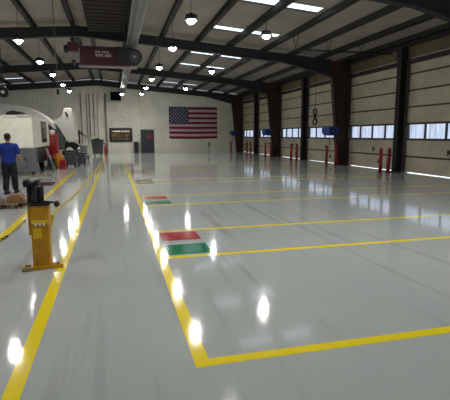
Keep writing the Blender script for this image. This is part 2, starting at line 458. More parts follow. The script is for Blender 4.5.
# ---- end wall door, office window
d = struct(MB().box(2.45, 3.50, YB-.05, YB-.003, 0, 2.03, M_DGREY, .01).build('door_8', mat('dark slate door', '#2b2f37', .5), loc=(2.97, YB, 0)), 'dark slate steel walk door in the end wall', 'door')
d.data.materials.clear(); d.data.materials.append(MATS['dark slate door'])
MB().box(2.38, 2.45, YB-.08, YB-.002, 0, 2.1, M_DGREY).box(3.50, 3.57, YB-.08, YB-.002, 0, 2.1, M_DGREY).box(2.38, 3.57, YB-.08, YB-.002, 2.03, 2.1, M_DGREY).build('door_frame', M_DGREY, d)
MB().box(2.95, 3.3, YB-.056, YB-.05, 1.28, 1.62, M_RP).build('sign', M_RP, d, label='small red sign')
MB().cyl((3.4, YB-.05, 1.0), (3.4, YB-.1, 1.0), .03, None, M_STEEL).box(3.28, 3.42, YB-.12, YB-.1, .985, 1.015, M_STEEL).build('handle', M_STEEL, d)
w = struct(MB().box(OX0-.08, OX0+.12, YB-.08, YB+.1, OZ0-.08, OZ1+.12, M_DARK).box(OX1-.12, OX1+.08, YB-.08, YB+.1, OZ0-.08, OZ1+.12, M_DARK)
    .box(OX0+.12, OX1-.12, YB-.08, YB+.1, OZ1-.12, OZ1+.12, M_DARK).box(OX0+.12, OX1-.12, YB-.08, YB+.1, OZ0-.08, OZ0+.1, M_DARK).build('window_1', M_DARK, loc=(.6, YB, OZ0)), 'dark framed office window in the end wall', 'window')
MB().box(.585, .665, YB-.05, YB+.08, OZ0+.1, OZ1-.12, M_DARK).box(OX0+.12, OX1-.12, YB-.05, YB+.05, OZ1-.32, OZ1-.25, M_DARK).build('mullion', M_DARK, w)
MB().box(OX0+.12, .585, YB+.02, YB+.026, OZ0+.1, OZ1-.32, M_OFF).build('pane', M_OFF, w)
MB().box(.665, OX1-.12, YB+.02, YB+.026, OZ0+.1, OZ1-.32, M_OFF).build('pane', M_OFF, w)
b = MB()     # little room behind the glass
b.box(-1.2, 2.4, YB+2.2, YB+2.3, 0, 2.6, M_CREAM).box(-1.3, -1.2, YB+.16, YB+2.3, 0, 2.6, M_CREAM).box(2.4, 2.5, YB+.16, YB+2.3, 0, 2.6, M_CREAM)
b.box(-1.3, 2.5, YB+.16, YB+2.3, 2.6, 2.7, M_CREAM).box(-1.3, 2.5, YB+.16, YB+2.3, -.1, 0, M_CREAM)
struct(b.build('wall_office', M_CREAM), 'cream office walls behind the end wall window', 'wall')
t = thing('office_light', 'ceiling lamp inside the office behind the end wall window', 'lamp', (.6, YB+1.3, 2.6))
MB().box(0, 1.2, YB+1.1, YB+1.4, 2.53, 2.6, M_WHITE).build('housing', M_WHITE, t)
MB().box(.05, 1.15, YB+1.14, YB+1.36, 2.515, 2.53).build('diffuser', mat('office diffuser', '#ffffff', .5, 0, 0, emit=(1, .9, .68), estr=22), t)
t = thing('shelf_unit', 'dark shelf unit seen through the end wall office window', 'shelf', (.9, YB+1.9, 0))
b = MB()
for z in (.3, .85, 1.35, 1.85): b.box(-.1, 1.9, YB+1.75, YB+2.15, z, z+.04, M_DARK)
b.build('shelf_boards', M_DARK, t)
for x in (-.1, .9, 1.86): MB().box(x, x+.04, YB+1.75, YB+2.15, 0, 2.0, M_DARK).build('upright', M_DARK, t)
for x, z, ww, hh, lab in ((.05, 1.39, .22, .28, 'brown storage box, leftmost behind the office window'), (.40, 1.39, .3, .2, 'wide low brown storage box left of the office window mullion'), (1.1, 1.39, .26, .3, 'tall brown storage box right of the office window mullion'), (1.5, 1.39, .2, .22, 'small brown storage box, rightmost behind the office window')):
    tag(MB().box(x, x+ww, YB+1.8, YB+2.05, z, z+hh, M_CARD, .005).build('storage_box', M_CARD, loc=(x, YB+1.9, z)), lab, 'box', 'boxes on the office shelf')

# ================================================================== LAMPS
def high_bay(x, y, label, top=None):
    z = 4.9; t = thing('high_bay_lamp', label, 'lamp', (x, y, z), 'high bay lamps')
    b = MB(); b.cyl((x, y, z+.02), (x, y, z+.12), .21, .17, M_DGREY, 24).cyl((x, y, z+.12), (x, y, z+.22), .09, .07, M_DGREY, 16)
    for k in range(12):
        a = 2*PI*k/12; b.box(x-.004, x+.004, y+.06, y+.17, z+.12, z+.18, M_DGREY, 0, Matrix.Rotation(a, 3, 'Z'), Vector((x, y, z)))
    b.build('housing', M_DGREY, t)
    MB().cyl((x, y, z-.05), (x, y, z+.02), .09, .14, M_LENS, 24).cyl((x, y, z-.08), (x, y, z-.05), .04, .09, M_LENS, 24).build('lens', M_LENS, t)
    ld = bpy.data.lights.new('lamp_beam', 'SPOT'); ld.energy = LAMP_W; ld.color = (1, .98, .94); ld.spot_size = math.radians(168); ld.spot_blend = 1; ld.shadow_soft_size = .10
    lo = bpy.data.objects.new('lamp_beam', ld); C.objects.link(lo); lo.parent = t; lo.location = (0, 0, -.20)
    MB().cyl((x, y, z+.22), (x, y, top or deck(x)-.01), .008, None, M_DARK, 6).build('suspension_rod', M_DARK, t)
    return t
rows = {'middle row of lamps': (2.34, [4.2, 8.7, 13.1, 17.3, 22.3, 26.9, 31.7, 36.3]),
        'left row of lamps': (-3.13, [4.0, 8.6, 13.3, 17.2, 21.8, 26.1, 31.1, 35.1]),
        'right row of lamps': (5.17, [5.6, 14.5, 23.0, 31.7]),
        'far left row of lamps': (-8.5, [6., 15.]),
        'row near the dock doors': (9.0, [2.0])}
ordn = ['first', 'second', 'third', 'fourth', 'fifth', 'sixth', 'seventh', 'eighth']
proto = None
for rn, (x, Ys) in rows.items():
    if rn == 'row near the dock doors': continue
    vis = 0
    for y in Ys:
        inview = y > 12 and not (rn.startswith('far') and y < 30)
        lab = 'high bay lamp, %s from the camera in the %s' % (ordn[vis], rn) if inview else 'high bay lamp out of view above the %s floor' % ('near' if y < 7 else 'middle' if y < 12 else 'far left')
        if inview: vis += 1
        high_bay(x, y, lab)
high_bay(.78, 36.7, 'round high bay lamp alone below the grey overhead duct near the end wall', 5.24)
#PART2
high_bay_hosts = None

# ================================================================== OVERHEAD: duct, crane, cable, heaters
t = thing('overhead_duct', 'long light grey duct running along under the roof frames', 'duct', (.87, 20, 5.3))
MB().box(.69, 1.05, 5, YB-.02, 5.28, 5.56, M_GREY, .01).build('channel', mat('light grey duct metal', '#5f605c', .4, .3), t)
for o in t.children: o.data.materials.clear(); o.data.materials.append(MATS['light grey duct metal'])
MB().box(1.05, 1.09, 5, YB-.02, 5.28, 5.31, M_STEEL).box(.65, .69, 5, YB-.02, 5.28, 5.31, M_STEEL).box(.82, .84, 5, YB-.02, 5.24, 5.28, M_STEEL).build('flange', M_STEEL, t)
for y in (10.95, 20.55, 30.15, 39.85):
    MB().box(.85, .89, y-.02, y+.02, 5.56, under(.87)+.01, M_GREY).build('hanger', M_GREY, t)

M_RAIL = mat('dull pale rail paint', '#8d8580', .5)
M_LETTER = mat('faded white lettering', '#9b9391', .6)
t = thing('overhead_crane', 'dark red overhead hoist crane with white lettering and pale bottom rail', 'crane', (-.2, 19.6, 4.5))
g = MB().box(-1.25, .84, 19.52, 19.76, 4.51, 5.22, M_CRED, .02).build('girder', M_CRED, t)
b = MB()
x = -.62
for row, z, h, ws in ((0, 5.02, .085, (.07, .05, .06, .0, .07, .07, .05, .06)), (1, 4.87, .11, (.08, .06, .07, .07, .0, .08, .07, .09))):
    x = -.62
    for w_ in ws:
        if w_ == 0: x += .05; continue
        b.box(x, x+w_, 19.512, 19.52, z, z+h, M_LETTER); x += w_+.014
b.build('lettering', M_LETTER, g, label='two short rows of white lettering')
MB().box(-1.30, 1.10, 19.5, 19.8, 4.44, 4.51, M_RAIL, .008).build('bottom_rail', M_RAIL, t, label='pale bottom rail')
MB().cyl((.98, 19.45, 4.9), (.98, 19.8, 4.9), .34, None, M_DARK, 28).cyl((.98, 19.40, 4.9), (.98, 19.45, 4.9), .2, None, M_DGREY, 24).cyl((.98, 19.36, 4.9), (.98, 19.40, 4.9), .06, None, M_STEEL, 12).build('cable_drum', M_DARK, t, label='round dark cable drum')
MB().box(.25, .62, 19.44, 19.86, 4.62, 5.30, M_DARK, .03).build('motor_housing', M_DARK, t)
h = MB().box(-1.70, -1.30, 19.45, 19.85, 5.05, 5.42, M_CRED, .04).cyl((-1.7, 19.65, 5.15), (-1.86, 19.65, 5.15), .17, .15, M_DARK, 20).build('hoist', M_DARK, t)
b = MB()
for k in range(9): b.torus((-1.5, 19.6, 5.02-.035*k), .022, .007, 'x' if k % 2 else 'y', M_STEEL, 10, 5)
b.box(-1.58, -1.42, 19.55, 19.66, 4.60, 4.72, M_DARK, .01)
b.tube([(-1.5+.05*math.sin(a), 19.6, 4.54-.05*math.cos(a)) for a in [PI*k/7-.2 for k in range(9)]], .013, M_STEEL, 8)
b.build('chain_hook', M_STEEL, h)
for x in (-1.5, 1.0):
    MB().box(x-.03, x+.03, 19.6, 19.66, 5.2, deck(x)-.2, M_BEAM).box(x-.09, x+.09, 19.5, 20.6, 5.50 if x < 0 else 5.6, 5.58 if x < 0 else 5.68, M_BEAM).build('hanger', M_BEAM, t)
MB().box(-1.3, .9, 19.57, 19.7, 5.22, 5.30, M_BEAM, .01).build('top_rail', M_BEAM, t)

t = thing('overhead_pipe', 'thin dark pipe crossing under the roof on the dock door side', 'pipe', (9.3, 16.8, 5.0))
MB().cyl((7.25, 16.8, 5.0), (11.7, 16.8, 5.0), .035, None, M_PURL, 10).build('pipe', M_PURL, t)
for x in (7.25, 8.7, 10.22):
    MB().cyl((x-.12, 16.8, deck(x)-.19), (x, 16.8, 5.0), .014, None, M_PURL, 6).build('hanger', M_PURL, t)
    MB().cyl((x+.12, 16.8, deck(x)-.19), (x, 16.8, 5.0), .014, None, M_PURL, 6).build('hanger', M_PURL, t)
t = thing('ridge_tray', 'dark brown ribbed tray under the ridge in front of the red crane', 'roof tray', (-.1, 15, 6.0))
MB().box(-.84, .62, 8, 20.2, 6.02, 6.06, mat('dark brown sheet', '#2e2520', .8), .004).build('sheet', MATS['dark brown sheet'], t)
for x in (-.82, .60): MB().box(x-.02, x+.02, 8, 20.2, 6.0, 6.2, M_PURL).build('side_angle', M_PURL, t)
for k in range(24): MB().box(-.80, .58, 8.2+.5*k, 8.26+.5*k, 5.99, 6.02, M_PURL).build('rib', M_PURL, t)
for y in (8.2, 12.2, 16.2, 20.0):
    MB().box(-.82, -.80, y, y+.03, 6.1, deck(-.8)-.02, M_PURL).box(.58, .60, y, y+.03, 6.1, deck(.6)-.02, M_PURL).build('hanger', M_PURL, t)
t = thing('hoist_chain', 'thin chain hanging straight down left of the red crane', 'chain', (-1.79, 16, 3.0))
MB().cyl((-1.79, 16, 3.12), (-1.79, 16, deck(-1.79)-.19), .011, None, M_GREY, 6).build('chain', M_GREY, t)
MB().box(-1.83, -1.75, 15.96, 16.04, 2.98, 3.14, M_DARK, .01).build('control_box', M_DARK, t)

YH = YB-.55
M_SOOT = mat('matt black paint', '#060606', .9, spec=.1)
t = thing('unit_heater', 'square black unit heater hung high before the end wall', 'heater', (.29, YH-.5, 4.55))
MB().box(-.16, .74, YH-.75, YH-.22, 4.58, 5.28, M_SOOT, .03).build('case', M_SOOT, t)
b = MB()
for k in range(9): b.box(-.10, .68, YH-.77, YH-.75, 4.64+.065*k, 4.66+.065*k, M_SOOT)
b.build('louvre', M_SOOT, t)
for x in (-.05, .63): MB().cyl((x, YH-.5, 5.27), (x, YH-.5, deck(x)-.01), .012, None, M_DARK, 6).build('hanger', M_DARK, t)

t = thing('ceiling_reel', 'dark hose reel hung at far left beneath the roof', 'reel', (-5.45, 25, 3.6))
MB().cyl((-5.45, 24.85, 3.82), (-5.45, 25.15, 3.82), .26, None, M_DARK, 24).build('drum', M_DARK, t)
MB().box(-5.55, -5.35, 24.8, 25.2, 4.05, 4.14, M_DGREY).cyl((-5.45, 25, 4.1), (-5.45, 25, deck(-5.45)-.01), .02, None, M_DGREY, 8).build('bracket', M_DGREY, t)
MB().cyl((-5.45, 24.80, 3.82), (-5.45, 24.85, 3.82), .09, None, M_WHITE, 16).build('hub', M_WHITE, t, label='bright round hub')

# ================================================================== END WALL
t = thing('wall_clock', 'small round white clock on the end wall above the office window', 'clock', (.68, YB-.03, 3.03))
MB().cyl((.68, YB-.05, 3.03), (.68, YB-.002, 3.03), .22, None, M_DARK, 28).build('rim', M_DARK, t)
MB().cyl((.68, YB-.056, 3.03), (.68, YB-.05, 3.03), .19, None, M_WHITE, 28).build('dial', M_WHITE, t)
MB().box(.67, .69, YB-.062, YB-.056, 3.03, 3.17, M_DARK).box(.68, .78, YB-.062, YB-.056, 3.02, 3.035, M_DARK).build('hands', M_DARK, t)

def flag():
    x0, x1, z0, z1 = 4.98, 9.52, 1.28, 4.13
    b = bmesh.new(); nx, nz = 60, 39
    ms = [M_FLAGR, M_FLAGW, M_FLAGB, M_FLAGW]
    def P(u, v, off=0):
        sag = .05*math.sin(u*PI)*(1-v)*1.2 - .03*v*math.sin(u*PI)
        return ((x0+(x1-x0)*u), YB-.045-off-.018*math.sin(u*19+v*2)*(1-v*.6)-.008*math.sin(v*11), z0+(z1-z0)*v-sag*.6)
    g = [[b.verts.new(P(i/nx, j/nz)) for j in range(nz+1)] for i in range(nx+1)]
    for i in range(nx):
        for j in range(nz):
            f = b.faces.new((g[i][j], g[i+1][j], g[i+1][j+1], g[i][j+1])); f.smooth = True
            st = j//3
            f.material_index = 2 if (i < 24 and j >= 18) else (0 if st % 2 == 0 else 1)
    for r in range(9):           # 50 stars
        for c in range(6 if r % 2 == 0 else 5):
            u = .4*((c+.5)/6 if r % 2 == 0 else (c+1)/6); v = (6+7*(1-(r+1)/10))/13
            cx, cy, cz = P(u, v, .006); R_ = .088
            pts = []
            for k in range(10):
                a = PI/2+k*PI/5; q = R_ if k % 2 == 0 else R_*.42
                pts.append(b.verts.new((cx+q*math.cos(a), cy, cz+q*math.sin(a))))
            ce = b.verts.new((cx, cy, cz))
            for k in range(10):
                f = b.faces.new((ce, pts[k], pts[(k+1) % 10])); f.material_index = 3
    me = bpy.data.meshes.new('flag'); bmesh.ops.translate(b, vec=-Vector((7.25, YB, 1.28)), verts=b.verts); b.to_mesh(me); b.free()
    for m in ms: me.materials.append(m)
    o = bpy.data.objects.new('flag', me); C.objects.link(o); o.location = (7.25, YB, 1.28)
    md = o.modifiers.new('solid', 'SOLIDIFY'); md.thickness = .006; md.offset = -1
    return o
fg = tag(flag(), 'large striped flag with a star field hung flat on the end wall', 'flag')
b = MB().cyl((4.98, YB-.03, 4.15), (9.52, YB-.03, 4.15), .018, None, M_DGREY, 8)
b.build('hanging_rod', M_DGREY, None, loc=(7.25, YB-.03, 4.15)); o = bpy.data.objects['hanging_rod']; o.parent = fg; o.location = (0, -.03, 4.15-1.28)

tag(MB().cyl((2.30, YB-.12, 0), (2.30, YB-.12, 5.3), .055, None, M_WHITE, 14).cyl((2.30, YB-.12, 2.6), (2.30, YB-.12, 2.68), .075, None, M_WHITE, 14).cyl((2.30, YB-.12, 0), (2.30, YB-.12, .04), .1, None, M_WHITE, 14).build('vertical_pipe', M_WHITE, loc=(2.3, YB-.12, 0)),
    'tall white pipe standing just left of the slate door', 'pipe')
for x, r, m, lab in ((-2.68, .04, mat('pale wall pipe', '#8f8e84', .5), 'grey thin pipe, leftmost of those climbing the end wall'), (-2.2, .03, MATS['pale wall pipe'], 'grey conduit second from left on the end wall'),
                     (-1.98, .03, M_DGREY, 'dark conduit above the pale shop machine'), (-1.62, .03, M_GREY, 'dark pipe above the grey wheeled cart on the end wall'),
                     (-1.22, .07, M_CREAM, 'thick cream pipe climbing the end wall behind the grey wheeled cart'), (-.62, .08, mat('pale wall pipe', '#8f8e84', .5), 'wide grey downpipe at the left of the office window')):
    b = MB().cyl((x, YB-.1, .8 if r < .04 else 0), (x, YB-.1, 5.2), r, None, m, 12)
    for z in (1.6, 3.2, 4.6): b.box(x-r-.03, x+r+.03, YB-.05, YB-.003, z, z+.04, m)
    tag(b.build('wall_pipe', m, loc=(x, YB-.1, 0)), lab, 'pipe', 'pipes on the end wall')
t = thing('electrical_box', 'small grey electrical box low on the end wall below the flag', 'electrical box', (8.7, YB, 1.0))
MB().box(8.6, 8.8, YB-.12, YB-.003, .62, .92, M_STEEL, .01).build('case', M_STEEL, t)
MB().cyl((8.7, YB-.05, 0.0), (8.7, YB-.05, .62), .015, None, M_STEEL, 8).build('conduit', M_STEEL, t)

t = thing('waste_bin', 'tall dark bin against the end wall beside the slate door', 'bin', (1.93, YB-.45, 0))
MB().prism([(1.74, 0.02), (2.10, 0.02), (2.14, .92), (1.70, .92)], YB-.68, YB-.26, 'y', M_DARK, .02).build('body', M_DARK, t)
MB().prism([(1.68, .92), (2.16, .92), (2.1, 1.02), (1.74, 1.02)], YB-.7, YB-.24, 'y', M_DGREY, .02).build('lid', M_DGREY, t)
t = thing('fire_extinguisher', 'red fire extinguisher standing left of the office window', 'fire extinguisher', (-.73, 38, 0))
MB().cyl((-.73, 38, 0), (-.73, 38, .66), .11, None, M_RP, 20).cyl((-.73, 38, .66), (-.73, 38, .78), .11, .04, M_RP, 20).build('cylinder', M_RP, t)
MB().cyl((-.73, 38, .78), (-.73, 38, .86), .03, None, M_STEEL, 10).box(-.86, -.70, 37.98, 38.02, .86, .89, M_DARK).box(-.84, -.72, 37.98, 38.02, .90, .96, M_DARK).build('valve', M_DARK, t)
MB().tube([(-.70, 38, .84), (-.58, 38, .8), (-.57, 38, .55), (-.60, 38, .25)], .018, M_BLK, 8).build('hose', M_BLK, t)

# ================================================================== RIGHT SIDE
bol = [(10.88, 16.02, 0, 'left of the pair before the nearest slim door post'), (11.2, 15.95, 2.5, 'leaning one of the pair before the nearest slim door post'),
       (10.86, 20.80, 0, 'left of the pair under the nearest blue reel'), (11.13, 20.3, 0, 'right of the pair under the nearest blue reel'),
       (10.9, 25.62, 0, 'left of the pair beside the second slim door post'), (11.22, 25.50, 0, 'right of the pair beside the second slim door post'),
       (10.80, 30.2, 0, 'left of the pair under the second blue reel'), (11.05, 29.75, 0, 'right of the pair under the second blue reel'),
       (10.92, 35.2, 0, 'left of the pair beside the farthest slim door post'), (11.22, 35.1, 0, 'right of the pair beside the farthest slim door post'),
       (10.65, 39.4, 0, 'alone under the farthest blue reel')]
pb = None
for x, y, tilt, lab in bol:
    if pb is None:
        t = thing('bollard', '', 'bollard', (x, y, 0), 'red bollards by the dock doors')
        MB().cyl((x, y, .012), (x, y, .99), .075, None, M_RP, 20).ball((x, y, .99), .075, (1, 1, .5), M_RP, 16).build('pipe', M_RP, t)
        MB().cyl((x, y, 0), (x, y, .014), .13, None, M_RP, 20).build('base_plate', M_RP, t)
        pb = t; c = t
    else:
        c = copy_tree(pb, (0, 0, 0)); c.location = (x, y, 0)
    if tilt: c.rotation_euler = (0, math.radians(tilt), 0)
    c['label'] = 'red pipe bollard, '+lab

def reel(x, y, lab):
    t = thing('hose_reel', lab, 'hose reel', (x, y, 1.5), 'blue hose reels on the columns')
    MB().box(x-.24, x+.24, y-.42, y+.42, 1.66, 1.98, M_BLUE, .04).prism([(y-.42, 1.68), (y+.42, 1.68), (y+.22, 1.55), (y-.22, 1.55)], x-.2, x+.2, 'x', M_BLUE).build('housing', M_BLUE, t)
    MB().torus((x-.02, y-.44, 1.78), .13, .03, 'y', M_DARK, 24, 8).build('hose_coil', M_DARK, t)
    MB().box(x+.2, XR-.5, y-.05, y+.05, 1.74, 1.86, M_DGREY).build('bracket', M_DGREY, t)
    MB().tube([(x-.1, y-.2, 1.58), (x-.11, y-.21, 1.4), (x-.08, y-.2, 1.1), (x-.1, y-.2, .85)], .018, M_BLK, 8).cyl((x-.1, y-.2, .72), (x-.1, y-.2, .86), .03, None, M_STEEL, 10).build('hose', M_BLK, t)
reel(10.86, 20.98-.42, 'bright blue hose reel on the nearest rust-brown column')
reel(10.86, 30.15, 'blue hose reel on the second rust-brown column')
reel(10.86, 39.4, 'small blue hose reel farthest away near the end wall')

# coiled hose hanging between two doors in a figure of eight
t = thing('hanging_hose', 'black hose looped in a figure eight hanging before a dock door', 'hose', (11.2, 23, 2.1))
pts = []
for k in range(64):
    a = 2*PI*k/64*3; w_ = .22+.03*math.sin(a*.33)
    pts.append((11.2+.03*math.sin(a*.33+1), 23+w_*math.sin(2*a)*1.0, 2.60+.44*math.cos(a)))
MB().tube(pts, .028, M_BLK, 8, True).build('loops', M_BLK, t)
MB().cyl((11.2, 23, 3.02), (11.2, 23, deck(11.2)-.21), .012, None, M_BLK, 6).build('cord', M_BLK, t)
MB().cyl((11.2, 23, 2.06), (11.2, 23, 2.18), .03, None, M_STEEL, 10).build('coupling', M_STEEL, t)

# ================================================================== FOREGROUND YELLOW STAND
PX, PY = -.905, 5.5
t = thing('support_stand', 'worn yellow steel stand with black screw head beside the walkway', 'stand', (PX, PY, 0))
rz = Matrix.Rotation(math.radians(9), 3, 'Z')
MB().box(-.225, .225, -.09, .17, 0, .022, None, .004, None).build('tmp', M_YP); bpy.data.objects.remove(bpy.data.objects['tmp'])
b = MB(); b.box(PX-.235, PX+.225, PY-.10, PY+.13, 0, .02, M_YP, .004, rz, Vector((PX, PY, 0)))
b.box(PX-.235, PX+.225, PY-.115, PY-.085, .0, .045, M_YP, .004, rz, Vector((PX, PY, 0)))
b.build('base_plate', M_YP, t)
b = MB(); b.box(PX-.235, PX-.12, PY-.135, PY-.07, .008, .03, M_STEEL, .006, rz, Vector((PX, PY, 0)))
b.build('anchor_foot', M_STEEL, t, label='bare steel anchor foot')
MB().cyl((PX-.17, PY-.02, .02), (PX-.17, PY-.02, .05), .03, None, M_STEEL, 6).build('anchor_bolt', M_STEEL, t)
MB().cyl((PX+.17, PY+.04, .02), (PX+.17, PY+.04, .045), .02, None, M_STEEL, 6).build('anchor_bolt', M_STEEL, t)
b = MB()
cx0, cx1 = PX-.095, PX+.105
b.prism([(PX-.10, .02), (PX+.095, .02), (PX+.115, .775), (PX-.095, .775)], PY-.075, PY+.115, 'y', M_YP, .012)
b.build('tube', M_YP, t)
MB().box(PX-.125, PX-.095, PY-.06, PY+.06, .42, .78, M_YP, .004).build('side_rail', M_DGREY, t)
MB().box(PX-.085, PX+.10, PY-.083, PY-.075, .56, .60, mat('yellow tag', '#e3c12a', .4), .002).box(PX-.075, PX+.02, PY-.084, PY-.075, .38, .50, MATS['yellow tag'], .002).build('label_plate', MATS['yellow tag'], t, label='brighter yellow label strips')
b = MB()
for k in range(3): b.box(PX-.05+.045*k, PX-.025+.045*k, PY-.088, PY-.082, .535, .565, M_WHITE)
b.build('label_marks', M_WHITE, t)
b = MB().box(PX-.11, PX+.125, PY-.085, PY+.125, .772, .80, M_DARK, .006)
b.build('top_plate', M_DARK, t)
b = MB().cyl((PX-.045, PY+.02, .79), (PX-.045, PY+.02, 1.03), .05, None, M_DARK, 20)
for k in range(9): b.torus((PX-.045, PY+.02, .82+.024*k), .05, .007, 'z', M_DGREY, 20, 6)
b.build('screw', M_DARK, t)
MB().box(PX+.01, PX+.055, PY-.03, PY+.07, .80, 1.0, M_DARK, .01).build('guide_bar', M_DARK, t)
MB().box(PX-.125, PX-.095, PY-.02, PY+.06, .80, 1.0, M_DARK, .008).build('guide_bar', M_DARK, t)
h = MB().box(PX-.155, PX+.02, PY-.07, PY+.11, 1.03, 1.055, M_DARK, .006).box(PX-.15, PX-.10, PY-.07, PY+.11, 1.0, 1.08, M_DARK, .01)
h.box(PX-.03, PX+.02, PY-.07, PY+.11, 1.05, 1.075, M_DARK, .006).build('saddle', M_DARK, t)
MB().cyl((PX+.06, PY-.02, .815), (PX+.20, PY-.04, .80), .012, None, M_DARK, 10).ball((PX+.205, PY-.04, .785), .036, (1, 1, 1.15), mat('dark red knob', '#3a1210', .35), 16).build('handle', M_DARK, t, label='short handle with dark red knob')
MB().cyl((PX-.10, PY-.02, .80), (PX-.20, PY-.05, .79), .012, None, M_DARK, 10).box(PX-.22, PX-.17, PY-.07, PY-.03, .765, .81, M_DARK, .008).build('latch', M_DARK, t)

def chain(name, path, lab, n, blk=True):
    P = [Vector(p) for p in path]; cum = [0]
    for i in range(1, len(P)): cum.append(cum[-1]+(P[i]-P[i-1]).length)
    L_ = cum[-1]
    def at(d_):
        d_ = min(max(d_, 0), L_-1e-4)
        for i in range(1, len(P)):
            if d_ <= cum[i]: return P[i-1].lerp(P[i], (d_-cum[i-1])/(cum[i]-cum[i-1]))
        return P[-1]
    mb = MB(); m2 = mat('yellow chain plastic', '#e2c52a', .35, 0, .05); pitch = L_/n
    for k in range(n):
        p = at((k+.5)*pitch); d_ = (at((k+1)*pitch)-at(k*pitch)).normalized(); sd = d_.cross(Vector((0, 0, 1))).normalized()
        if k % 2: sd = d_.cross(sd)
        p = Vector((p.x, p.y, max(p.z, .024)))
        mb.tube([p+d_*(pitch*.66)*math.cos(2*PI*q/10)+sd*.017*math.sin(2*PI*q/10) for q in range(10)], .0055, M_BLK if blk and (k//5) % 3 == 2 else m2, 5, True)
    return tag(mb.build(name, m2, loc=tuple(P[0])), lab, 'chain')
def sagged(a, b_, sag, n=14):
    a = Vector(a); b_ = Vector(b_); return [a.lerp(b_, k/n)-Vector((0, 0, sag*4*(k/n)*(1-k/n))) for k in range(n+1)]
chain('barrier_chain', sagged((PX-.16, PY-.02, .60), (-1.75, 5.1, .50), .17), 'yellow and black plastic chain sagging left from the yellow stand', 34)
chain('barrier_chain', [(PX+.13, PY+.1, .62), (-.86, 6.1, .42), (-1.0, 6.9, .2), (-1.15, 7.8, .06), (-1.26, 8.7, .024), (-1.27, 9.7, .024), (-1.12, 11.4, .024), (-1.04, 13.3, .024), (-.93, 16.6, .024), (-.86, 21, .024), (-.80, 26, .024)],
      'long yellow plastic chain trailing back along the floor behind the yellow stand', 400, False)

# ================================================================== LEFT WORK AREA
# --- wooden pallet with packing
t = thing('pallet', 'wooden pallet lying on the floor behind the yellow stand', 'pallet', (-2.55, 10.6, 0))
for k in range(6): MB().box(-3.05, -2.02, 10.2+.155*k, 10.31+.155*k, .09, .11, M_WOOD, .003).build('deck_board', M_WOOD, t)
for x in (-3.0, -2.56, -2.12): MB().box(x, x+.09, 10.2, 11.09, 0, .09, M_WOOD, .003).build('runner', M_WOOD, t)
t = thing('cardboard_box', 'crumpled brown cardboard box with open flaps on the pallet', 'box', (-2.22, 10.55, .11))
MB().prism([(-2.36, .11), (-2.10, .11), (-2.07, .24), (-2.14, .30), (-2.31, .27), (-2.38, .22)], 10.38, 10.75, 'y', M_CARD, .01).build('body', M_CARD, t)
MB().box(-2.12, -2.02, 10.38, 10.75, .22, .235, M_CARD, 0, Matrix.Rotation(.6, 3, 'Y')).build('flap', M_CARD, t)
MB().box(-2.40, -2.26, 10.38, 10.75, .29, .30, M_CARD, 0, Matrix.Rotation(-.5, 3, 'Y')).build('flap', M_CARD, t)
t = thing('brake_drum', 'dark round brake drum lying on the pallet', 'brake drum', (-2.62, 10.5, .11))
MB().cyl((-2.62, 10.5, .11), (-2.62, 10.5, .25), .15, .14, M_DGREY, 28).build('drum', M_DGREY, t)
MB().cyl((-2.62, 10.5, .25), (-2.62, 10.5, .30), .07, .06, M_STEEL, 20).build('hub', M_STEEL, t)
t = thing('machine_part', 'small pale metal casting between the box and drum on the pallet', 'machine part', (-2.45, 10.33, .11))
MB().box(-2.50, -2.42, 10.25, 10.35, .11, .2, M_STEEL, .012).cyl((-2.46, 10.3, .2), (-2.46, 10.3, .26), .03, None, M_STEEL, 12).build('casting', M_STEEL, t)
for y, lab in ((14.75, 'dark red lumber strip on the floor, nearer of two'), (15.35, 'dark red lumber strip on the floor, farther of two')):
    tag(MB().box(-2.75, -1.98, y, y+.09, 0, .05, M_DRED, .004).build('lumber_strip', M_DRED, loc=(-2.4, y, 0)), lab, 'lumber', 'lumber strips on the floor')

# --- white service body / box trailer
t = thing('box_trailer', 'cream white box trailer with grey lower panels and corner window', 'trailer', (-4.6, 20.6, 0))
x1 = -3.13; x0 = -6.4; ya, yb = 18.7, 23.2
MB().box(x0, x1, ya, yb, 1.10, 2.36, M_CREAM, .04).build('upper_body', M_CREAM, t)
MB().box(x0, x1, ya-.02, ya+.75, .14, 1.10, M_GREY, .02).build('lower_panel', M_GREY, t, label='grey lower panel')
MB().box(x0, x1-.05, ya+.75, yb, .42, 1.10, M_DARK, .02).build('chassis', M_DGREY, t)
MB().box(x1-.005, x1+.02, 20.85, 22.3, 1.28, 2.22, M_DARK, .01).build('window_frame', M_DARK, t)
MB().box(x1+.02, x1+.026, 20.95, 22.2, 1.34, 2.16, M_GLASS).build('side_window', M_GLASS, t)
b = MB().box(-4.2, x1+.02, ya-.02, ya+.01, 2.30, 2.40, M_WHITE, .005)
b.build('top_rail', M_WHITE, t)
b = MB()
for k in range(6): b.box(-3.64+.1*k, -3.58+.1*k, ya-.027, ya-.02, 2.33, 2.37, M_RP)
b.build('reflective_tape', M_RP, t, label='red and white reflective tape')
MB().box(-3.42, -3.40, ya-.025, ya-.02, .3, 1.05, M_DGREY).box(-3.9, -3.88, ya-.025, ya-.02, .3, 1.05, M_DGREY).box(-3.9, -3.4, ya-.025, ya-.02, 1.03, 1.05, M_DGREY).box(-3.9, -3.4, ya-.025, ya-.02, .3, .32, M_DGREY).box(-3.5, -3.46, ya-.05, ya-.02, .62, .74, M_DARK).build('hatch', M_DGREY, t)
for xx in (-3.35, -5.9):
    for yy_ in (19.7, 22.0):
        wv = MB().torus((xx-.02, yy_, .36), .26, .1, 'x', M_BLK, 28, 10).build('wheel', M_BLK, t)
        MB().cyl((xx-.12, yy_, .36), (xx+.07, yy_, .36), .2, None, M_STEEL, 20).build('hub', M_STEEL, wv)
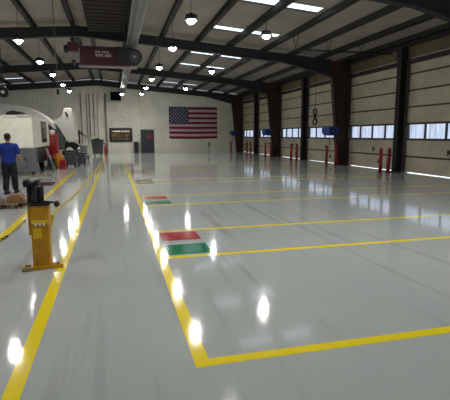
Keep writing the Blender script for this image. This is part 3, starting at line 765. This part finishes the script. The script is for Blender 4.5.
# dark folded tool on the trailer roof
t = thing('roof_rack', 'black folded rack lying on the trailer roof edge', 'rack', (-3.8, 18.95, 2.36))
MB().prism([(-4.13, 2.38), (-4.05, 2.52), (-3.85, 2.58), (-3.40, 2.50), (-3.38, 2.47), (-3.72, 2.44), (-3.72, 2.38)], 18.85, 19.1, 'y', M_BLK, .01).build('arm', M_BLK, t)
MB().box(-4.15, -3.7, 18.82, 19.15, 2.36, 2.39, M_BLK, .004).build('foot', M_BLK, t)

# --- semi tractor parked across, nose to the right, hood tilted open
t = thing('semi_truck', 'white semi truck with sloped roof fairing and hood tipped open', 'truck', (-5.5, 32.4, 0))
y0, y1 = 31.4, 33.7
top = [(-9.4, 3.72), (-7.6, 3.70), (-6.6, 3.64), (-5.9, 3.55), (-5.3, 3.38), (-4.8, 3.12), (-4.4, 2.83), (-4.1, 2.55), (-3.85, 2.28), (-3.74, 2.05)]
inner = [(-3.9, 2.02), (-4.05, 2.2), (-4.3, 2.48), (-4.62, 2.60), (-4.62, 1.0), (-9.4, 1.0)]
cab = MB().prism(top+inner, y0, y1, 'y', M_WHITE, .03).build('cab', M_WHITE, t)
MB().prism([(-4.60, 2.56), (-4.0, 2.42), (-3.74, 2.24), (-3.50, 1.95), (-3.32, 1.6), (-3.24, 1.15), (-3.30, .75), (-4.60, .75)], y0+.06, y1-.06, 'y', mat('grey green engine cowl', '#4b524c', .35), .02).build('cowl', MATS['grey green engine cowl'], t, label='rounded grey cowl behind the wheel')
MB().prism([(-4.50, 2.34), (-4.25, 2.26), (-4.02, 2.0), (-3.92, 1.8), (-4.50, 1.75)], y0+.04, y0+.065, 'y', M_GLASS).build('side_window', M_GLASS, t)
MB().box(-5.8, -4.75, y0-.015, y0, 1.1, 2.7, M_WHITE, .01).build('cab_door', M_WHITE, cab)
MB().prism([(-3.98, 2.60), (-3.42, 2.78), (-3.32, 3.0), (-3.22, 3.36), (-3.12, 3.43), (-2.78, 3.43), (-2.68, 3.34), (-2.64, 2.65), (-2.57, 1.9), (-2.50, 1.30), (-2.62, 1.20), (-3.18, 1.24), (-3.26, 1.62), (-3.45, 2.02), (-3.72, 2.32)], y0+.02, y1-.02, 'y', M_WHITE, .05).build('hood', M_WHITE, t)
MB().prism([(-3.16, 3.16), (-3.04, 3.16), (-2.93, 2.86), (-3.04, 2.82)], y0, y0+.025, 'y', M_DARK).build('vent', M_DARK, t)
MB().box(-9.3, -2.45, y0+.7, y0+.82, .62, .85, M_DARK, .01).box(-9.3, -2.45, y1-.82, y1-.7, .62, .85, M_DARK, .01).box(-4.2, -3.2, y0+.9, y1-.9, .7, 1.5, M_DARK, .05).build('chassis', M_DARK, t)
MB().box(-2.5, -2.3, y0+.1, y1-.1, .35, .75, M_CHROME, .04).build('bumper', M_CHROME, t)
def wheel(x, yc, par, r=.53):
    w_ = MB().torus((x, yc, r), r-.14, .14, 'y', M_BLK, 36, 12).cyl((x, yc-.1, r), (x, yc+.1, r), r-.14, None, M_BLK, 28).build('wheel', M_BLK, par)
    MB().cyl((x, yc-.13, r), (x, yc-.06, r), .22, .27, M_WHITE, 24).cyl((x, yc-.19, r), (x, yc-.13, r), .08, None, M_CHROME, 16).build('rim', M_WHITE, w_, label='bright rim')
wheel(-2.98, y0+.2, t, .56); wheel(-2.98, y1-.2, t, .56)
for x in (-7.0, -8.3): wheel(x, y0+.2, t); wheel(x, y1-.2, t)
MB().cyl((-6.3, y0+.3, .7), (-4.9, y0+.3, .7), .3, None, M_CHROME, 24).build('fuel_tank', M_CHROME, t)
MB().box(-4.75, -4.2, y0+.02, y0+.35, .38, .42, M_STEEL).box(-4.75, -4.2, y0+.02, y0+.35, .68, .72, M_STEEL).box(-4.77, -4.73, y0+.05, y0+.3, .35, 1.02, M_DGREY).box(-4.22, -4.18, y0+.05, y0+.3, .35, .8, M_DGREY).build('step', M_STEEL, t)

# --- red tool chest etc.
t = thing('tool_chest', 'tall red rolling tool chest behind the cream trailer', 'tool chest', (-3.1, 24.5, 0))
MB().box(-3.36, -2.88, 24.0, 24.9, .14, 1.10, M_TOOLR, .015).build('lower_cabinet', M_TOOLR, t)
MB().box(-3.34, -2.90, 24.1, 24.9, 1.12, 1.66, M_TOOLR, .015).build('upper_chest', M_TOOLR, t)
for z in (.22, .42, .62, .82): 
    d = MB().box(-3.33, -2.91, 23.985, 24.0, z, z+.17, M_TOOLR, .004).build('drawer', M_TOOLR, t)
    MB().box(-3.3, -2.94, 23.965, 23.985, z+.135, z+.15, M_CHROME).build('pull', M_CHROME, d)
for z in (1.18, 1.34, 1.5):
    d = MB().box(-3.31, -2.93, 24.085, 24.1, z, z+.13, M_TOOLR, .004).build('drawer', M_TOOLR, t)
    MB().box(-3.28, -2.96, 24.065, 24.085, z+.1, z+.112, M_CHROME).build('pull', M_CHROME, d)
for x in (-3.29, -2.95):
    for y in (24.1, 24.8): MB().cyl((x-.02, y, .07), (x+.02, y, .07), .07, None, M_BLK, 16).box(x-.03, x+.03, y-.03, y+.03, .1, .15, M_STEEL).build('caster', M_BLK, t)
t = thing('grinder', 'small white and red bench tool on top of the red chest', 'tool', (-3.12, 24.4, 1.66))
MB().box(-3.22, -3.02, 24.3, 24.5, 1.66, 1.74, M_WHITE, .01).cyl((-3.25, 24.4, 1.8), (-3.0, 24.4, 1.8), .075, None, M_WHITE, 16).build('motor', M_WHITE, t)
MB().cyl((-3.31, 24.4, 1.8), (-3.27, 24.4, 1.8), .09, None, M_RP, 20).cyl((-2.98, 24.4, 1.8), (-2.94, 24.4, 1.8), .09, None, M_RP, 20).build('grinding_wheel', M_RP, t)

t = thing('shop_cart', 'low black shop cart with a red tray beside the cream trailer', 'cart', (-3.2, 22.3, 0))
t.location = (-2.95, 21.6, 0); BASE[t.name] = (-2.95, 21.6, 0)
MB().box(-3.08, -2.72, 21.3, 22.2, .62, .66, M_TOOLR, .01).box(-3.08, -3.06, 21.3, 22.2, .66, .74, M_TOOLR).box(-2.74, -2.72, 21.3, 22.2, .66, .74, M_TOOLR).box(-3.08, -2.72, 21.3, 21.32, .66, .74, M_TOOLR).build('tray', M_TOOLR, t)
MB().box(-3.08, -2.72, 21.3, 22.2, .15, .19, M_DARK, .01).box(-3.04, -2.76, 21.4, 22.1, .19, .5, M_DARK, .03).build('lower_shelf', M_DARK, t)
for x in (-3.06, -2.74):
    for y in (21.33, 22.17):
        MB().box(x-.015, x+.015, y-.015, y+.015, .1, .62, M_DARK).cyl((x-.015, y, .05), (x+.015, y, .05), .05, None, M_BLK, 14).build('leg', M_DARK, t)

t = thing('step_ladder', 'folded grey ladder leaning against the red tray cart', 'ladder', (-2.9, 20.6, 0))
for dx in (0, .32):
    MB().tube([(-2.62+dx*.0, 20.5+dx, .02), (-2.95, 20.6+dx, 1.02)], .022, M_STEEL, 8).build('rail', M_STEEL, t)
for k in range(4):
    u = .15+.23*k
    MB().tube([(-2.62-.33*u, 20.5+.1*u, .02+u), (-2.62-.33*u, 20.82+.1*u, .02+u)], .014, M_STEEL, 6).build('rung', M_STEEL, t)
tag(MB().box(-3.3, -2.55, 18.2, 18.4, 0, .05, M_WOOD, .006, Matrix.Rotation(.06, 3, 'Z')).build('wood_plank', M_WOOD, loc=(-2.9, 18.3, 0)), 'brown wooden plank on the floor at the foot of the trailer', 'plank')

t = thing('mop_bucket', 'orange yellow wringer bucket standing right of the ladder', 'bucket', (-2.68, 22.9, 0))
MB().prism([(-2.90, .06), (-2.52, .06), (-2.46, .56), (-2.96, .56)], 22.75, 23.15, 'y', M_ORNG, .02).build('bucket', M_ORNG, t)
MB().prism([(-2.84, .52), (-2.56, .52), (-2.60, .70), (-2.80, .70)], 22.8, 23.1, 'y', M_ORNG, .02).build('wringer', M_ORNG, t)
MB().cyl((-2.6, 22.95, .66), (-2.42, 22.95, .98), .015, None, M_ORNG, 8).build('handle', M_ORNG, t)
for x in (-2.82, -2.54): MB().cyl((x-.02, 22.82, .035), (x+.02, 22.82, .035), .035, None, M_BLK, 12).build('caster', M_BLK, t)
t = thing('green_jug', 'small green plastic jug left of the yellow bucket', 'jug', (-2.98, 22.6, 0))
t.name = 'plastic_jug'; BASE['plastic_jug'] = (-2.98, 22.6, 0)
MB().prism([(-3.07, 0), (-2.93, 0), (-2.93, .34), (-2.98, .42), (-3.02, .42), (-3.07, .34)], 22.5, 22.7, 'y', M_GREEN, .015).build('body', M_GREEN, t)
MB().cyl((-3.0, 22.6, .42), (-3.0, 22.6, .46), .025, None, M_WHITE, 10).build('cap', M_WHITE, t)
t = thing('gas_can', 'dark red fuel can on the floor before the yellow bucket', 'can', (-2.42, 22.0, 0))
MB().prism([(-2.58, 0), (-2.27, 0), (-2.27, .36), (-2.34, .44), (-2.50, .44), (-2.58, .36)], 21.85, 22.1, 'y', M_TOOLR, .02).build('body', M_TOOLR, t)
MB().tube([(-2.50, 21.97, .43), (-2.48, 21.97, .50), (-2.36, 21.97, .50), (-2.34, 21.97, .43)], .012, M_TOOLR, 6).build('handle', M_TOOLR, t)
MB().cyl((-2.32, 21.97, .40), (-2.22, 21.97, .52), .018, .012, M_BLK, 8).build('spout', M_BLK, t)

def cabinet(x0, x1, y0, y1, h, name, lab, m, m2, nd):
    t = thing(name, lab, 'cabinet', ((x0+x1)/2, (y0+y1)/2, 0))
    MB().box(x0, x1, y0, y1, .10, h-.03, m, .01).build('body', m, t)
    MB().box(x0-.02, x1+.02, y0-.02, y1+.02, h-.03, h, m2, .006).build('top', m2, t)
    for k in range(nd):
        z0 = .13+(h-.2)*k/nd; z1 = .13+(h-.2)*(k+1)/nd-.015
        d = MB().box(x0+.02, x1-.02, y0-.012, y0, z0, z1, m, .003).build('drawer', m, t)
        MB().box(x0+.08, x1-.08, y0-.03, y0-.012, z1-.03, z1-.018, M_STEEL).build('pull', M_STEEL, d)
    for x in (x0+.06, x1-.06):
        for y in (y0+.08, y1-.08): MB().cyl((x-.02, y, .05), (x+.02, y, .05), .05, None, M_BLK, 12).build('caster', M_BLK, t)
    return t
cabinet(-2.46, -1.96, 23.3, 24.0, .84, 'drawer_cabinet', 'dark grey rolling drawer cabinet under the truck wheel', M_DGREY, M_DARK, 4)
cabinet(-1.92, -1.52, 24.0, 24.7, .70, 'drawer_cabinet', 'smaller dark grey cabinet right of the taller one', M_DGREY, M_DARK, 3)
t = thing('creeper_bench', 'low pale metal bench beyond the dark cabinets', 'bench', (-1.95, 29.6, 0))
MB().box(-2.35, -1.62, 29.2, 29.9, .30, .36, M_STEEL, .01).build('top', M_STEEL, t)
for x in (-2.31, -1.66):
    for y in (29.25, 29.85): MB().box(x-.025, x+.025, y-.025, y+.025, 0, .30, M_DGREY).build('leg', M_DGREY, t)
MB().box(-2.3, -1.67, 29.25, 29.85, .1, .13, M_DGREY).build('shelf', M_DGREY, t)

t = thing('tire_changer', 'pale shop machine with a dark upright arm at the back', 'machine', (-2.3, 34.5, 0))
MB().prism([(-2.55, 0), (-2.0, 0), (-2.05, .85), (-2.50, .85)], 34.2, 34.9, 'y', M_STEEL, .03).build('base', M_STEEL, t)
MB().cyl((-2.28, 34.5, .85), (-2.28, 34.5, .95), .3, .32, M_WHITE, 24).build('turntable', M_WHITE, t)
MB().box(-2.62, -2.50, 34.75, 34.95, .85, 2.0, M_DARK, .015).prism([(-2.60, 1.96), (-2.05, 1.55), (-2.05, 1.48), (-2.60, 1.80)], 34.8, 34.9, 'y', M_DARK).cyl((-2.1, 34.85, 1.05), (-2.1, 34.85, 1.55), .03, None, M_CHROME, 10).build('arm', M_DARK, t)
MB().box(-2.02, -1.9, 34.3, 34.36, .9, 1.25, M_WHITE, .01).box(-2.03, -2.0, 34.3, 34.36, .1, .95, M_STEEL).build('control_panel', M_WHITE, t)
t = thing('waste_cart', 'large grey wheeled cart with black rim near the end wall', 'cart', (-1.25, 35.4, 0))
MB().prism([(-1.62, .16), (-.88, .16), (-.80, 1.18), (-1.70, 1.18)], 35.0, 35.9, 'y', M_DGREY, .02).build('tub', M_DGREY, t)
MB().box(-1.76, -.74, 34.95, 35.02, 1.17, 1.25, M_DARK).box(-1.76, -.74, 35.88, 35.95, 1.17, 1.25, M_DARK).box(-1.76, -1.69, 34.95, 35.95, 1.17, 1.25, M_DARK).box(-.81, -.74, 34.95, 35.95, 1.17, 1.25, M_DARK).build('rim', M_DARK, t)
for x in (-1.5, -1.0):
    for y in (35.1, 35.8): MB().cyl((x-.03, y, .08), (x+.03, y, .08), .08, None, M_BLK, 14).box(x-.03, x+.03, y-.04, y+.04, .1, .17, M_DGREY).build('caster', M_BLK, t)
MB().tube([(-1.72, 34.98, .5), (-1.74, 34.9, 1.0), (-1.74, 34.9, 1.42), (-1.0, 34.9, 1.42)], .018, M_WHITE, 8).build('push_bar', M_WHITE, t)
t = thing('trash_bag', 'black bag bulging out of the large grey cart', 'bag', (-1.25, 35.45, 1.1))
MB().ball((-1.3, 35.45, 1.14), .36, (1, 1, .62), M_BLK, 18).build('bag', M_BLK, t)
MB().ball((-1.22, 35.45, 1.38), .09, (.8, .8, 1.1), M_BLK, 10).build('knot', M_BLK, t)

# ================================================================== PERSON
def skin(name, nodes, edges, m, parent, root=0, sub=2):
    me = bpy.data.meshes.new(name)
    me.from_pydata([n[:3] for n in nodes], edges, []); o = bpy.data.objects.new(name, me); C.objects.link(o)
    md = o.modifiers.new('skin', 'SKIN'); md.use_smooth_shade = True
    for i, n in enumerate(nodes):
        r = n[3]; v = me.skin_vertices[0].data[i]; v.radius = (r, r) if not isinstance(r, tuple) else r; v.use_root = (i == root)
    s_ = o.modifiers.new('sub', 'SUBSURF'); s_.levels = sub; s_.render_levels = sub
    bpy.context.view_layer.update()
    dg = bpy.context.evaluated_depsgraph_get(); nm = bpy.data.meshes.new_from_object(o.evaluated_get(dg))
    bpy.data.objects.remove(o); nm.name = name
    for p in nm.polygons: p.use_smooth = True
    nm.materials.clear(); nm.materials.append(m)
    q = bpy.data.objects.new(name, nm); C.objects.link(q); q.parent = parent; BASE[q.name] = BASE[parent.name]
    return q
pr = thing('person', 'person in a blue shirt and black trousers standing back to camera', 'person', (-2.84, 13.0, 0))
# local frame: x right, y forward (away from the camera), z up; standing height 1.66
ND = []; ED = []
def nd(x, y, z, r, link=None):
    ND.append((x, y, z, r)); i = len(ND)-1
    if link is not None: ED.append((link, i))
    return i
pel = nd(0, 0, .88, (.145, .105))
ab = nd(0, .01, 1.02, (.135, .10), pel); ch = nd(0, .03, 1.20, (.155, .11), ab); up = nd(0, .02, 1.33, (.12, .085), ch)
nk = nd(0, .03, 1.41, .052, up); hd0 = nd(0, .05, 1.48, (.062, .075), nk); hd1 = nd(0, .06, 1.56, (.076, .095), hd0); hd2 = nd(0, .055, 1.615, (.062, .075), hd1)
legj = {}
for s_, yk, yf in ((-1, .02, -.05), (1, .06, .14)):
    hp = nd(.085*s_, .0, .80, .088, pel); kn = nd(.10*s_, yk, .46, .058, hp); cf = nd(.10*s_, (yk+yf)/2-.02, .32, .055, kn)
    an = nd(.10*s_, yf-.03, .09, .038, cf); ft = nd(.115*s_, yf+.04, .045, .04, an); te = nd(.13*s_, yf+.15, .035, .034, ft)
    legj[s_] = (kn, an, ft, te)
def arm(s_, pts):
    sh = nd(.175*s_, .02, 1.31, .062, up)
    el = nd(*pts[0], .042, sh); fa = nd(*pts[1], .037, el); wr = nd(*pts[2], .026, fa)
    w = Vector(pts[2]); f = Vector(pts[2])-Vector(pts[0]); f.normalize()
    side = f.cross(Vector((0, 0, 1))).normalized(); nrm = side.cross(f)
    pa = nd(*(w+f*.045), (.036, .018), wr); pb_ = nd(*(w+f*.075), (.038, .017), pa)
    for k, ln in ((-1.5, .055), (-.5, .066), (.5, .071), (1.5, .062)):
        a = w+f*.10+side*.019*k; b_ = a+f*ln*.5-nrm*.012; c_ = b_+f*ln*.35-nrm*.028
        i1 = nd(*a, .0095, pb_); i2 = nd(*b_, .0088, i1); nd(*c_, .008, i2)
    a = w+f*.04-side*s_*.042; i1 = nd(*a, .011, pa); nd(*(a+f*.04-side*s_*.012-nrm*.012), .0095, i1)
arm(1, [(.255, .01, 1.09), (.27, .10, 1.00), (.24, .22, .985)])
arm(-1, [(-.255, .03, 1.08), (-.25, .14, 1.01), (-.19, .26, 1.0)])
body = skin('body', ND, ED, M_SKIN, pr, 0)
# face and ears belong to the body surface
b = bmesh.new(); b.from_mesh(body.data)
def blob(c, r, sc, mi=0):
    q = bmesh.ops.create_uvsphere(b, u_segments=12, v_segments=8, radius=r)
    for v in q['verts']: v.co = Vector((v.co.x*sc[0], v.co.y*sc[1], v.co.z*sc[2]))+Vector(c)
    for f in {f for v in q['verts'] for f in v.link_faces}: f.smooth = True; f.material_index = mi
blob((0, .150, 1.535), .016, (.8, 1.1, 1.4)); blob((-.078, .05, 1.54), .026, (.4, .8, 1.2)); blob((.078, .05, 1.54), .026, (.4, .8, 1.2))
blob((-.028, .138, 1.56), .011, (1.2, .6, .8), 1); blob((.028, .138, 1.56), .011, (1.2, .6, .8), 1); blob((0, .135, 1.495), .018, (1.3, .4, .35), 2)
b.to_mesh(body.data); b.free()
body.data.materials.append(M_WHITE); body.data.materials.append(mat('lips', '#8a4a40', .5))
hair = MB().ball((0, .035, 1.585), .094, (.90, 1.08, .92), M_HAIR, 24).ball((0, .0, 1.535), .078, (.95, .8, .9), M_HAIR, 20)
def local(mb, name, m):
    bmesh.ops.recalc_face_normals(mb.b, faces=mb.b.faces); me = bpy.data.meshes.new(name); mb.b.to_mesh(me); mb.b.free()
    for q in mb.mats: me.materials.append(q)
    o = bpy.data.objects.new(name, me); C.objects.link(o); o.parent = pr; return o
local(hair, 'hair', M_HAIR)
sh = [(0, 0, .76, (.21, .168)), (0, .01, .98, (.20, .158)), (0, .03, 1.20, (.215, .155)), (0, .02, 1.335, (.175, .12)), (0, .028, 1.40, (.08, .075)),
      (.19, .02, 1.315, .09), (.24, .012, 1.17, .083), (.252, .01, 1.07, .085), (-.19, .02, 1.315, .09), (-.24, .025, 1.17, .083), (-.252, .03, 1.07, .085)]
skin('shirt', sh, [(0, 1), (1, 2), (2, 3), (3, 4), (3, 5), (5, 6), (6, 7), (3, 8), (8, 9), (9, 10)], M_SHIRT, pr, 0)
tr = [(0, 0, .90, (.185, .145)), (0, .005, 1.02, (.16, .12))]; te_ = [(0, 1)]
for s_ in (-1, 1):
    kn, an, ft, te = legj[s_]; n0 = len(tr)
    tr += [(.095*s_, 0, .78, .128), (ND[kn][0], ND[kn][1], .46, .098), (ND[kn][0], (ND[kn][1]+ND[an][1])/2-.01, .28, .088), (ND[an][0], ND[an][1], .075, .082)]
    te_ += [(0, n0), (n0, n0+1), (n0+1, n0+2), (n0+2, n0+3)]
skin('trousers', tr, te_, M_PANT, pr, 0)
for s_ in (-1, 1):
    kn, an, ft, te = legj[s_]; a = ND[an]; x, y = a[0], a[1]
    mb = MB().box(x-.05, x+.055, y-.07, y+.21, 0, .028, M_BLK, .01).ball((x+.002, y+.0, .07), .06, (.85, 1.05, 1.1), M_SHOE, 16).ball((x+.01, y+.10, .055), .055, (.92, 2.0, .85), M_SHOE, 16)
    local(mb, 'boot', M_SHOE)
pr.location = (-2.84, 13.0, 0); pr.rotation_euler = (0, 0, math.radians(-6))
